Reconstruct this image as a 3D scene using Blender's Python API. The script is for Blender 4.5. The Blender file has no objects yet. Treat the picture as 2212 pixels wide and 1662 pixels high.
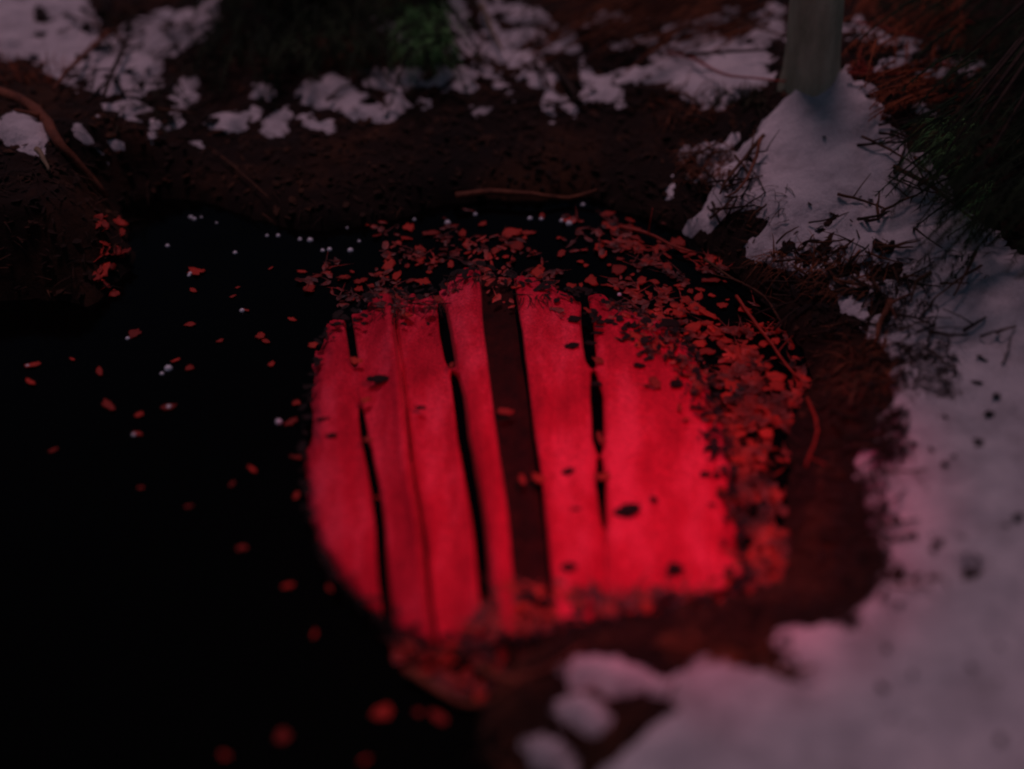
import bpy, math, random
import numpy as np
from mathutils import Vector, noise
R = math.radians
rnd = random.Random(11)
sc = bpy.context.scene
col = sc.collection

# ------------------------------------------------------------------ camera
CAM_Z, PITCH, HFOV = 1.90, 40.0, 50.0
W0, H0 = 2212.0, 1662.0                      # photo units used for measuring
FPX = (W0/2)/math.tan(R(HFOV/2))
cd = bpy.data.cameras.new('camera'); cam = bpy.data.objects.new('camera', cd); col.objects.link(cam)
cam.location = (0, 0, CAM_Z); cam.rotation_euler = (R(90-PITCH), 0, 0)
cd.sensor_width = 36; cd.angle = R(HFOV); cd.clip_end = 400; cd.clip_start = 0.02
cd.dof.use_dof = True; cd.dof.focus_distance = 3.25; cd.dof.aperture_fstop = 0.40; cd.dof.aperture_blades = 0
sc.camera = cam

# ------------------------------------------------------------------ light
SUN_EL, SUN_AZ = 72.0, -20.0                 # azimuth from +Y (away from camera), negative = left
w = bpy.data.worlds.new("World"); sc.world = w; w.use_nodes = True
nt = w.node_tree; bg = nt.nodes['Background']
sky = nt.nodes.new('ShaderNodeTexSky'); sky.sky_type = 'NISHITA'; sky.sun_disc = False
sky.sun_elevation = R(SUN_EL); sky.sun_rotation = R(SUN_AZ)
nt.links.new(sky.outputs[0], bg.inputs[0]); bg.inputs[1].default_value = 0.0105
sd_ = bpy.data.lights.new('dusk_sun', 'SUN'); sd_.energy = 0.62; sd_.angle = R(15); sd_.color = (1.0, 0.53, 0.66)
so = bpy.data.objects.new('dusk_sun', sd_); col.objects.link(so)
dv = Vector((math.sin(R(SUN_AZ))*math.cos(R(SUN_EL)), math.cos(R(SUN_AZ))*math.cos(R(SUN_EL)), math.sin(R(SUN_EL))))
so.rotation_euler = dv.to_track_quat('Z', 'Y').to_euler()
sp = bpy.data.lights.new('added_red_spot', 'SPOT'); sp.energy = 28; sp.color = (1.0, 0.035, 0.16)  # unseen red spot, added to brighten the curtain and scraps
sp.spot_size = R(84); sp.spot_blend = 1.0; sp.shadow_soft_size = 0.05
spo = bpy.data.objects.new('added_red_spot', sp); col.objects.link(spo)
SP_POS = Vector((0.42, 1.66, 1.14)); SP_AIM = Vector((0.26, 1.86, 0.0))
spo.location = SP_POS; spo.rotation_euler = (SP_POS-SP_AIM).to_track_quat('Z', 'Y').to_euler()
vs = sc.view_settings; vs.view_transform = 'Standard'; vs.look = 'None'; vs.exposure = 0; vs.gamma = 1
try:
    sc.cycles.pixel_filter_type = 'BLACKMAN_HARRIS'; sc.cycles.filter_width = 2.2
except Exception: pass

# ------------------------------------------------------------------ projection helpers
cp, spn = math.cos(R(PITCH)), math.sin(R(PITCH))
def ray(px, py):
    u = (np.asarray(px, float)-W0/2)/FPX; v = (np.asarray(py, float)-H0/2)/FPX
    return u, cp-v*spn, -spn-v*cp              # direction x,y,z
def at(px, py, z=0.0):
    dx, dy, dz = ray(px, py); t = (z-CAM_Z)/dz
    return dx*t, dy*t
def proj(x, y, z):
    zc = y*cp-(z-CAM_Z)*spn; yc = -y*spn-(z-CAM_Z)*cp
    zc = np.where(zc < 0.05, 0.05, zc)
    return W0/2+FPX*x/zc, H0/2+FPX*yc/zc
def sdist(X, Y, poly):
    """signed distance, positive inside"""
    P = np.array(poly, float); d = np.full(X.shape, 1e9); ins = np.zeros(X.shape, bool)
    n = len(P)
    for i in range(n):
        ax, ay = P[i]; bx, by = P[(i+1) % n]
        ex, ey = bx-ax, by-ay; l = ex*ex+ey*ey+1e-12
        t = np.clip(((X-ax)*ex+(Y-ay)*ey)/l, 0, 1)
        d = np.minimum(d, np.hypot(X-ax-t*ex, Y-ay-t*ey))
        c = ((ay > Y) != (by > Y)) & (X < (bx-ax)*(Y-ay)/((by-ay) if by != ay else 1e-12)+ax)
        ins ^= c
    return np.where(ins, d, -d)
def sstep(x, a=0., b=1.):
    t = np.clip((x-a)/(b-a), 0, 1); return t*t*(3-2*t)
_rg = np.random.RandomState(5)
_lat = _rg.rand(256, 256)
def vnoise(x, y, s=1.0, ox=0.0):
    """value noise in 0..1, numpy"""
    x = np.asarray(x, float)*s+ox+100; y = np.asarray(y, float)*s+ox*1.7+100
    xi = np.floor(x).astype(int); yi = np.floor(y).astype(int); fx = x-xi; fy = y-yi
    fx = fx*fx*(3-2*fx); fy = fy*fy*(3-2*fy)
    a = _lat[xi % 256, yi % 256]; b = _lat[(xi+1) % 256, yi % 256]; c = _lat[xi % 256, (yi+1) % 256]; d = _lat[(xi+1) % 256, (yi+1) % 256]
    return a*(1-fx)*(1-fy)+b*fx*(1-fy)+c*(1-fx)*fy+d*fx*fy
def fbm(x, y, s, o=4, ox=0.0):
    r = 0; a = .5; t = 0
    for i in range(o):
        r = r+a*vnoise(x, y, s*2.03**i, ox+i*7.3); t += a; a *= .5
    return r/t

# ------------------------------------------------------------------ object helpers
def tag(o, label=None, cat=None, group=None, kind=None):
    if label: o['label'] = label
    if cat: o['category'] = cat
    if group: o['group'] = group
    if kind: o['kind'] = kind
    return o
def empty(name, loc, label, cat, group=None):
    o = bpy.data.objects.new(name, None); col.objects.link(o); o.location = loc; o.empty_display_size = .05
    return tag(o, label, cat, group)
def mesh(name, V, F, mats, parent=None, smooth=True, mi=None, world=False):
    me = bpy.data.meshes.new(name); me.from_pydata([tuple(v) for v in V], [], F); me.update()
    for m in (mats if isinstance(mats, (list, tuple)) else [mats]): me.materials.append(m)
    if smooth: me.polygons.foreach_set('use_smooth', [True]*len(me.polygons))
    if mi is not None: me.polygons.foreach_set('material_index', mi)
    o = bpy.data.objects.new(name, me); col.objects.link(o)
    if parent: 
        o.parent = parent
        if world: o.location = -parent.location
    return o
class MB:
    def __init__(s): s.V = []; s.F = []
    def tube(s, pts, r0, r1=None, n=7, rr=None, wob=0.0):
        r1 = r0 if r1 is None else r1; pts = [Vector(p) for p in pts]; b = len(s.V); m = len(pts)
        for i, p in enumerate(pts):
            t = (pts[min(i+1, m-1)]-pts[max(i-1, 0)]).normalized()
            a = t.orthogonal() if i == 0 else (pa-t*pa.dot(t))
            a.normalize(); pa = a.copy(); c = t.cross(a)
            r = (r0+(r1-r0)*i/(m-1)) if rr is None else rr[i]
            for k in range(n):
                an = 2*math.pi*k/n; q = r*(1+wob*(rnd.random()-.5))
                s.V.append(p+a*math.cos(an)*q+c*math.sin(an)*q)
        for i in range(m-1):
            for k in range(n):
                s.F.append((b+i*n+k, b+i*n+(k+1) % n, b+(i+1)*n+(k+1) % n, b+(i+1)*n+k))
        s.F.append(tuple(b+k for k in range(n))[::-1]); s.F.append(tuple(b+(m-1)*n+k for k in range(n)))
    def blade(s, p, d, L, wd, up=Vector((0, 0, 1)), droop=0.0, n=2):
        d = Vector(d).normalized(); sd = d.cross(up)
        if sd.length < 1e-4: sd = d.orthogonal()
        sd.normalize(); b = len(s.V); p = Vector(p)
        for i in range(n+1):
            t = i/n; c = p+d*L*t-Vector((0, 0, droop*L*t*t)); ww = wd*(1-t)**.7*.5
            if i < n: s.V += [c-sd*ww, c+sd*ww]
            else: s.V.append(c)
        for i in range(n-1): s.F.append((b+2*i, b+2*i+1, b+2*i+3, b+2*i+2))
        s.F.append((b+2*n-2, b+2*n-1, b+2*n))
    def build(s, name, mat, parent=None, smooth=True, world=False): return mesh(name, s.V, s.F, mat, parent, smooth, world=world)

# ------------------------------------------------------------------ materials
def mat(name, c1, c2=None, scale=8, rough=.8, bump=0.0, bscale=60, spec=.3, detail=5, dist=.01, stretch=None, c3=None, sheen=0, rand=0.0):
    m = bpy.data.materials.new(name); m.use_nodes = True; n = m.node_tree; L = n.links; b = n.nodes['Principled BSDF']
    b.inputs['Roughness'].default_value = rough; b.inputs['Specular IOR Level'].default_value = spec
    tc = n.nodes.new('ShaderNodeTexCoord'); src = tc.outputs['Object']
    if stretch:
        mp = n.nodes.new('ShaderNodeMapping'); mp.inputs['Scale'].default_value = stretch; L.new(src, mp.inputs[0]); src = mp.outputs[0]
    if c2:
        nz = n.nodes.new('ShaderNodeTexNoise'); nz.inputs['Scale'].default_value = scale; nz.inputs['Detail'].default_value = detail; nz.inputs['Roughness'].default_value = .65
        L.new(src, nz.inputs['Vector'])
        cr = n.nodes.new('ShaderNodeValToRGB'); e = cr.color_ramp.elements
        e[0].position = .34; e[0].color = (*c1, 1); e[1].position = .66; e[1].color = (*c2, 1)
        if c3: q = e.new(.5); q.color = (*c3, 1)
        L.new(nz.outputs[0], cr.inputs[0]); outc = cr.outputs[0]
        if rand:
            oi = n.nodes.new('ShaderNodeObjectInfo'); mr = n.nodes.new('ShaderNodeMapRange'); mr.inputs[3].default_value = 1-rand; mr.inputs[4].default_value = 1+rand
            L.new(oi.outputs['Random'], mr.inputs[0]); hs = n.nodes.new('ShaderNodeHueSaturation'); L.new(mr.outputs[0], hs.inputs['Value']); L.new(outc, hs.inputs['Color']); outc = hs.outputs[0]
        L.new(outc, b.inputs['Base Color'])
    else: b.inputs['Base Color'].default_value = (*c1, 1)
    if sheen: b.inputs['Sheen Weight'].default_value = sheen; b.inputs['Sheen Roughness'].default_value = .35
    if bump:
        nb = n.nodes.new('ShaderNodeTexNoise'); nb.inputs['Scale'].default_value = bscale; nb.inputs['Detail'].default_value = 8; nb.inputs['Roughness'].default_value = .7
        L.new(src, nb.inputs['Vector']); bp = n.nodes.new('ShaderNodeBump'); bp.inputs['Strength'].default_value = bump; bp.inputs['Distance'].default_value = dist
        L.new(nb.outputs[0], bp.inputs['Height']); L.new(bp.outputs[0], b.inputs['Normal'])
    return m
M = {}
M['soil'] = mat('wet_soil', (.007, .004, .003), (.060, .023, .010), 2.4, .85, .55, 35, .2, c3=(.018, .008, .005), dist=.02)
M['snow'] = mat('old_snow', (.52, .51, .53), (.86, .84, .86), 7, .75, .8, 55, .25, dist=.014, c3=(.70, .69, .72))
M['water'] = mat('black_oily_water', (.0015, .0012, .0012), None, rough=.06, bump=.05, bscale=9, spec=.07, dist=.01)
M['curtain'] = mat('red_velvet', (.42, .010, .028), (.88, .060, .115), 5, .7, .35, 130, .10, stretch=(1.6, .6, 1), c3=(.66, .020, .050), sheen=.04, dist=.004)  # paler mottling paints in the pink sheen of the folds
def nap(m, scale, lo, hi):
    n = m.node_tree; L = n.links; b = n.nodes['Principled BSDF']; src = b.inputs['Base Color'].links[0].from_socket
    tc = n.nodes.new('ShaderNodeTexCoord'); nz = n.nodes.new('ShaderNodeTexNoise'); nz.inputs['Scale'].default_value = scale; nz.inputs['Detail'].default_value = 3; L.new(tc.outputs['Object'], nz.inputs['Vector'])
    mr = n.nodes.new('ShaderNodeMapRange'); mr.inputs[1].default_value = .3; mr.inputs[2].default_value = .7; mr.inputs[3].default_value = lo; mr.inputs[4].default_value = hi; L.new(nz.outputs[0], mr.inputs[0])
    hs = n.nodes.new('ShaderNodeHueSaturation'); L.new(mr.outputs[0], hs.inputs['Value']); L.new(src, hs.inputs['Color']); L.new(hs.outputs[0], b.inputs['Base Color'])
nap(M['curtain'], 180, .6, 1.3); nap(M['snow'], 260, .80, 1.12)
M['gap_shade'] = mat('maroon_gap_shade', (.014, .004, .003), (.040, .007, .005), 20, .8, .3, 90, .15)  # maroon base colour stands in for shade inside the curtain gap
M['leaf'] = mat('wet_brown_leaf', (.15, .010, .006), (.64, .034, .016), 30, .6, .4, 90, .4, rand=.45, dist=.004)
M['dleaf'] = mat('rotten_dark_leaf', (.004, .002, .0015), (.016, .007, .005), 30, .7, .4, 90, .3)
M['litter'] = mat('rotting_litter', (.010, .006, .004), (.085, .034, .016), 9, .8, .0, 90, .2, c3=(.026, .012, .007))
M['float'] = mat('floating_litter', (.010, .003, .002), (.66, .034, .018), 11, .42, .3, 90, .4, c3=(.18, .012, .007))
M['bark'] = mat('grey_green_bark', (.38, .41, .27), (.66, .70, .50), 14, .85, .9, 40, .2, stretch=(1, 1, .35), c3=(.52, .55, .38), dist=.015)
M['twig'] = mat('brown_twig', (.04, .018, .010), (.15, .062, .030), 30, .75, .4, 120, .3)
M['rtwig'] = mat('red_osier_twig', (.26, .020, .012), (.42, .045, .022), 30, .6, .3, 120, .4)
M['dtwig'] = mat('dark_wet_twig', (.014, .009, .007), (.05, .028, .018), 30, .75, .4, 120, .3)
M['root'] = mat('reddish_root', (.10, .030, .016), (.26, .085, .042), 20, .7, .6, 70, .3)
M['needle'] = mat('dark_conifer_needles', (.014, .036, .015), (.05, .12, .04), 6, .65, 0, 1, .3, c3=(.025, .06, .022))
M['fir'] = mat('black_green_fir_needles', (.006, .013, .006), (.020, .040, .014), 5, .75, 0, 1, .15, c3=(.011, .022, .009))
M['grass'] = mat('green_grass', (.07, .24, .07), (.18, .50, .15), 10, .6, 0, 1, .3)
M['fern'] = mat('dead_brown_fern', (.05, .018, .010), (.30, .10, .045), 9, .75, 0, 1, .2, c3=(.13, .045, .022))
M['rfern'] = mat('rusty_fern', (.12, .028, .012), (.34, .085, .030), 9, .75, 0, 1, .2)
M['sprig'] = mat('dull_green_sprig', (.014, .016, .009), (.055, .055, .030), 9, .75, 0, 1, .2)
M['bubble'] = mat('bubble_glint_white', (.80, .84, .90), None, rough=.12, spec=.9)  # white base colour stands in for light glinting off the bubbles
M['straw'] = mat('pale_straw', (.16, .12, .07), (.32, .25, .16), 20, .7)

# ------------------------------------------------------------------ terrain
SHORE = [(-900, 690), (0, 648), (90, 645), (190, 660), (238, 625), (285, 560), (275, 500), (262, 440), (330, 425), (430, 432), (520, 462), (610, 485), (700, 498), (800, 488), (900, 458), (980, 436),
         (1130, 432), (1285, 424), (1330, 452), (1410, 470), (1470, 500), (1540, 548), (1610, 610), (1690, 690), (1735, 760), (1758, 830), (1722, 900), (1704, 1000),
         (1702, 1120), (1712, 1200), (1690, 1275), (1600, 1292), (1450, 1325), (1310, 1355), (1190, 1385), (1130, 1440), (1075, 1500), (1040, 1570), (1060, 1662), (1090, 2300), (-900, 2300)]
shw = [tuple(float(c) for c in at(x, y)) for x, y in SHORE]
TRUNK = tuple(float(c) for c in at(1757, 235, .0))
def Hs(X, Y):
    X = np.asarray(X, float); Y = np.asarray(Y, float)
    wx = X+.05*(fbm(X, Y, 9, 3, 3.1)-.5); wy = Y+.05*(fbm(X, Y, 9, 3, 9.7)-.5)
    d = -sdist(wx, wy, shw)                     # positive on land
    h = np.where(d > 0, .075*(1-np.exp(-d/.07))+.055*np.minimum(d, 4)+.012, np.maximum(d*.9, -.25))
    land = sstep(d, 0, .15)
    left = sstep(-X, .95, 1.5)*sstep(Y, 2.0, 2.5)*(1-sstep(Y, 3.2, 4.2))
    h = h+land*(left*.16+.055*(fbm(X, Y, 3.2, 4, 1.0)-.5)+.030*(fbm(X, Y, 17, 3, 5.0)-.5))
    h = h+land*.20*np.exp(-(((X-TRUNK[0]-.05)/.42)**2+((Y-TRUNK[1]+.30)/.60)**2))
    far = np.hypot(X, Y-3); h = h+land*.035*np.clip(far-4, 0, 60)
    return h
SNOW_POLY = [
 [(1838, 150), (1905, 215), (1955, 290), (2045, 385), (2100, 450), (2230, 560), (2900, 700), (2900, 2300), (1200, 2300), (1290, 1662), (1345, 1600), (1400, 1555), (1470, 1545), (1440, 1500), (1480, 1445),
  (1560, 1430), (1690, 1440), (1712, 1400), (1690, 1365), (1740, 1340), (1830, 1330), (1880, 1265), (1925, 1215), (1890, 1130), (1850, 1030), (1862, 960), (1905, 900), (1950, 820), (1935, 745), (1850, 705), (1820, 640), (1775, 585), (1700, 580), (1625, 555),
  (1600, 530), (1655, 480), (1630, 430), (1600, 420), (1625, 370), (1640, 330), (1590, 325), (1560, 300), (1635, 285), (1660, 240), (1700, 190)],
 [(1415, 105), (1540, 68), (1650, 95), (1685, 165), (1640, 210), (1570, 212), (1530, 232), (1475, 200), (1425, 160)],
 [(-700, -300), (190, -300), (190, 0), (215, 70), (300, 40), (470, -20), (480, 20), (410, 90), (360, 130), (305, 205), (240, 190), (200, 195), (130, 170), (90, 128), (0, 105), (-700, 200)],
 [(700, -300), (2900, -300), (2900, -120), (1500, -60), (980, -60)],
]
SNOW_ELL = [(1300, 40, 50, 12, -8), (1390, 85, 60, 12, -5), (1480, 55, 40, 10, 10), (1560, 30, 50, 12, -10), (1640, 20, 36, 12, 0), (1870, 60, 40, 10, 0), (1960, 90, 60, 9, 5), (250, 300, 26, 12, 20), (310, 190, 40, 20, -20), (370, 260, 20, 14, 0), (430, 300, 16, 10, 10), (920, 215, 18, 10, 0), (1090, 205, 20, 10, -10), (540, 240, 22, 12, 10), (398, 200, 20, 46, 35), (568, 193, 30, 20, 0), (692, 187, 48, 30, -15), (865, 160, 60, 32, 10), (806, 166, 22, 19, 0), (752, 204, 44, 16, 20), (852, 215, 26, 26, 0), (848, 246, 20, 18, 0),
 (780, 236, 62, 20, 10), (487, 263, 40, 22, 0), (588, 265, 26, 22, 40), (612, 258, 18, 30, -20), (672, 258, 28, 14, 20), (702, 268, 18, 20, 0), (1045, 232, 34, 15, -42), (1005, 165, 34, 22, 30), (955, 158, 18, 26, 0),
 (1062, 152, 40, 13, 40), (1160, 160, 46, 17, 15), (1200, 192, 34, 14, 48), (1226, 222, 24, 10, 50), (1190, 225, 12, 20, 0), (1262, 165, 16, 40, -12), (1262, 205, 12, 18, 0), (1296, 182, 38, 16, -42), (1372, 150, 62, 18, -10), (1450, 152, 40, 22, 0), (1330, 200, 14, 20, 0),
 (1010, 92, 38, 26, 10), (1095, 112, 78, 22, 8), (1135, 70, 60, 20, 0), (1205, 90, 60, 16, 0), (1240, 60, 20, 14, 0), (990, 40, 18, 60, -8), (1060, 50, 16, 60, -15), (1140, 25, 60, 16, 10), (835, 50, 20, 15, 20), (875, 82, 14, 18, 0),
 (1652, 66, 44, 20, -12), (50, 283, 66, 46, 15), (178, 288, 38, 16, 42), (215, 330, 10, 24, -30), (1524, 322, 26, 18, 0), (1448, 378, 11, 26, 18), (1490, 330, 12, 16, 0), (1484, 352, 8, 18, 0), (1545, 372, 32, 14, -40), (1565, 430, 36, 34, 0), (1525, 478, 48, 22, -30), (1590, 400, 44, 44, 10), (1560, 340, 40, 30, 0),
 (1590, 380, 30, 40, 20), (1320, 1455, 112, 36, 4), (1250, 1530, 62, 34, 18), (1195, 1625, 72, 36, 30), (1400, 1475, 50, 22, -20), (1255, 1432, 30, 14, 20), (1295, 1555, 34, 22, -30), (1150, 1600, 26, 16, 0), (1540, 1425, 46, 16, 10), (1740, 1375, 70, 38, 0), (280, 230, 30, 22, 0), (330, 270, 12, 30, -20), (230, 228, 20, 14, 0), (2040, 130, 40, 7, -4), (2030, 145, 60, 10, -3), (1950, 120, 50, 10, -5), (1995, 228, 22, 9, 20)]
LIT_HOLES = [(92, 28, 20, 9, 10), (90, 78, 22, 11, -10), (180, 170, 20, 12, 0), (1680, 1440, 60, 14, 25), (1950, 1235, 40, 10, 10), (2090, 1230, 14, 4, 0), (1690, 530, 40, 8, -35), (1790, 480, 42, 6, -32), (1770, 530, 50, 9, -25), (1860, 575, 46, 14, 10), (1930, 590, 30, 14, 60), (1900, 660, 24, 22, 40)]
def ell(PX, PY, e):
    cx, cy, rx, ry, a = e; a = R(a); dx = PX-cx; dy = PY-cy
    u = dx*math.cos(a)+dy*math.sin(a); v = -dx*math.sin(a)+dy*math.cos(a)
    q = np.sqrt((u/rx)**2+(v/ry)**2); return (1-q)*min(rx, ry)
def snow_field(X, Y, Z):
    PX, PY = proj(X, Y, Z)
    PX = PX+46*(fbm(X, Y, 13, 3, 2.2)-.5)+34*(fbm(X, Y, 34, 3, 6.2)-.5); PY = PY+34*(fbm(X, Y, 13, 3, 8.8)-.5)+26*(fbm(X, Y, 34, 3, 4.2)-.5)
    f = np.full(X.shape, -60.)
    for p in SNOW_POLY: f = np.maximum(f, sdist(PX, PY, p))
    for e in SNOW_ELL: f = np.maximum(f, ell(PX, PY, e))
    for e in LIT_HOLES: f = np.minimum(f, -ell(PX, PY, e)+2)
    behind = (Y < .9) | (np.abs(PX-W0/2) > 1500) | (PY < -260)
    fray = fbm((X+Y*.8)*.6, (Y-X*.8)*1.9, 16, 4, 21.)-.5
    f = f+48*fray*(1-.55*sstep(f, 10, 55))*sstep(f, -25, 0)*np.where(PX > 1400, 1.0, .45)
    f = np.where(behind, 60*(fbm(X, Y, 1.4, 4, 11.)-.42), f)
    return np.clip(f, -40, 60)
def axis(lo, hi, st, out):
    a = list(np.arange(lo, hi, st)); s = st; v = a[0]; pre = []
    while v > -out: s *= 1.35; v -= s; pre.append(v)
    s = st; v = a[-1]; post = []
    while v < out: s *= 1.35; v += s; post.append(v)
    return np.array(pre[::-1]+a+post)
gx = axis(-3.0, 3.3, .0155, 60); gy = axis(.85, 6.6, .0155, 60)
GX, GY = np.meshgrid(gx, gy); GH = Hs(GX, GY)
def gridmesh(name, X, Y, Z, m, keep=None):
    ny, nx = X.shape; V = np.stack([X.ravel(), Y.ravel(), Z.ravel()], 1)
    idx = np.arange(nx*ny).reshape(ny, nx)
    F = np.stack([idx[:-1, :-1], idx[:-1, 1:], idx[1:, 1:], idx[1:, :-1]], -1).reshape(-1, 4)
    if keep is not None: F = F[keep.ravel()]
    used = np.unique(F); mp = np.zeros(nx*ny, int); mp[used] = np.arange(len(used)); V = V[used]; F = mp[F]
    me = bpy.data.meshes.new(name); me.vertices.add(len(V)); me.vertices.foreach_set('co', V.ravel())
    me.loops.add(F.size); me.loops.foreach_set('vertex_index', F.ravel().astype(np.int32))
    me.polygons.add(len(F)); me.polygons.foreach_set('loop_start', np.arange(0, F.size, 4, dtype=np.int32)); me.polygons.foreach_set('loop_total', np.full(len(F), 4, dtype=np.int32))
    me.polygons.foreach_set('use_smooth', np.ones(len(F), bool)); me.update(calc_edges=True); me.validate(); me.materials.append(m)
    o = bpy.data.objects.new(name, me); col.objects.link(o); return o
tag(gridmesh('ground', GX, GY, GH, M['soil']), 'dark wet brown soil banks around the pool', kind='structure')
SF = snow_field(GX, GY, GH+.015)
SZ = GH+np.clip(SF*.0011, -.03, .024)+.010*(fbm(GX, GY, 22, 3, 13.)-.5)*sstep(SF, 0, 12)+.045*(fbm(GX, GY, 4.5, 3, 15.)-.5)*sstep(SF, 0, 20)+.016*(fbm(GX, GY, 16, 2, 19.)-.5)*sstep(SF, 0, 20)
k = SF > -8
keep = (k[:-1, :-1] | k[1:, :-1] | k[:-1, 1:] | k[1:, 1:]) & (GH[:-1, :-1] > -.02)
tag(gridmesh('snow', GX, GY, SZ, M['snow'], keep), 'dirty patchy snow lying over the banks', kind='structure')
wx0 = min(p[0] for p in shw)-.3; wx1 = max(p[0] for p in shw)+.3; wy0 = min(p[1] for p in shw)-.3; wy1 = max(p[1] for p in shw)+.3
tag(mesh('pool_water', [(wx0, wy0, 0), (wx1, wy0, 0), (wx1, wy1, 0), (wx0, wy1, 0)], [(0, 1, 2, 3)], M['water'], smooth=False), 'still black oily pool water', kind='structure')

def bil(A, x, y):
    x = np.asarray(x, float); y = np.asarray(y, float)
    i = np.clip(np.searchsorted(gx, x)-1, 0, len(gx)-2); j = np.clip(np.searchsorted(gy, y)-1, 0, len(gy)-2)
    u = np.clip((x-gx[i])/(gx[i+1]-gx[i]), 0, 1); v = np.clip((y-gy[j])/(gy[j+1]-gy[j]), 0, 1)
    return (A[j, i]*(1-u)+A[j, i+1]*u)*(1-v)+(A[j+1, i]*(1-u)+A[j+1, i+1]*u)*v
TOPG = np.maximum(np.maximum(GH, np.where(SF > -8, SZ, -1)), 0)
def top(x, y):
    return float(bil(TOPG, x, y))
def gpt(px, py, lift=0.0):
    z = .1
    for _ in range(7):
        x, y = at(px, py, z); z = .5*z+.5*top(x, y)
    x, y = at(px, py, z); return Vector((float(x), float(y), z+lift))
def scale_px(p): return math.sqrt(p.x**2+p.y**2+(p.z-CAM_Z)**2)/FPX      # metres per photo unit

# ------------------------------------------------------------------ the red curtain's reflection, built as cloth in the pool
OUT = [(740, 688), (700, 745), (672, 850), (660, 980), (668, 1090), (695, 1180), (740, 1255), (800, 1320), (855, 1365), (930, 1400), (1010, 1405), (1090, 1385), (1180, 1372), (1300, 1350), (1400, 1330), (1490, 1308), (1560, 1285), (1600, 1250), (1600, 1180),
       (1580, 1080), (1565, 980), (1545, 880), (1520, 800), (1480, 745), (1400, 690), (1290, 650), (1190, 625), (1110, 600), (1030, 585), (950, 625), (860, 640), (800, 650)]
YS = [560, 640, 690, 720, 780, 800, 860, 950, 985, 1050, 1150, 1250, 1340, 1440]
C1 = [745, 749, 754, 757, 764, 766, 776, 790, 797, 808, 822, 830, 838, 850]; G1 = [2, 2, 10, 14, 13, 2, 4, 11, 13, 16, 19, 21, 19, 12]
C2 = [945, 950, 957, 961, 970, 975, 987, 1000, 1008, 1018, 1032, 1044, 1055, 1068]; G2 = [2, 3, 11, 16, 14, 4, 16, 18, 19, 20, 20, 22, 22, 12]
C4 = [1258, 1262, 1268, 1272, 1278, 1282, 1288, 1292, 1296, 1300, 1306, 1310, 1315, 1320]; G4 = [3, 8, 26, 28, 24, 3, 28, 26, 5, 22, 5, 2, 2, 2]
L3 = [1040, 1046, 1048, 1050, 1056, 1058, 1066, 1080, 1084, 1092, 1104, 1114, 1118, 1125]; R3 = [1105, 1112, 1118, 1124, 1132, 1136, 1144, 1152, 1158, 1168, 1180, 1188, 1192, 1200]
Z14 = [0]*14
LN = {'a': ([590]*14, Z14, 0), 'g1l': (C1, G1, -1), 'g1r': (C1, G1, 1), 'r1': ([838, 846, 851, 853, 860, 862, 868, 880, 884, 893, 908, 920, 930, 942], Z14, 0),
      'g2l': (C2, G2, -1), 'g2r': (C2, G2, 1), 'g3l': (L3, Z14, 0), 'g3r': (R3, Z14, 0), 'g4l': (C4, G4, -1), 'g4r': (C4, G4, 1), 'c5': ([1525, 1528, 1530, 1530, 1531, 1532, 1534, 1535, 1536, 1536, 1532, 1526, 1520, 1515], Z14, 0), 'b': ([1760]*14, Z14, 0), 'shade_l': ([v-12 for v in L3], Z14, 0), 'shade_r': ([v-5 for v in R3], Z14, 0)}
def line(k_, y): c, g, s_ = LN[k_]; return np.interp(y, YS, c)+s_*.38*np.maximum(np.interp(y, YS, g)-3, 0)+1.6*np.sin(y/47+c[0])
def drop(k_, y): c, g, s_ = LN[k_]; return 1.0 if s_ == 0 else sstep(np.interp(y, YS, g), 3, 9)
cur = empty('reflected_curtain', (.1, 2.1, 0), 'glowing crimson pleated curtain mirrored in the black pool, its reflection built as cloth', 'curtain')
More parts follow.
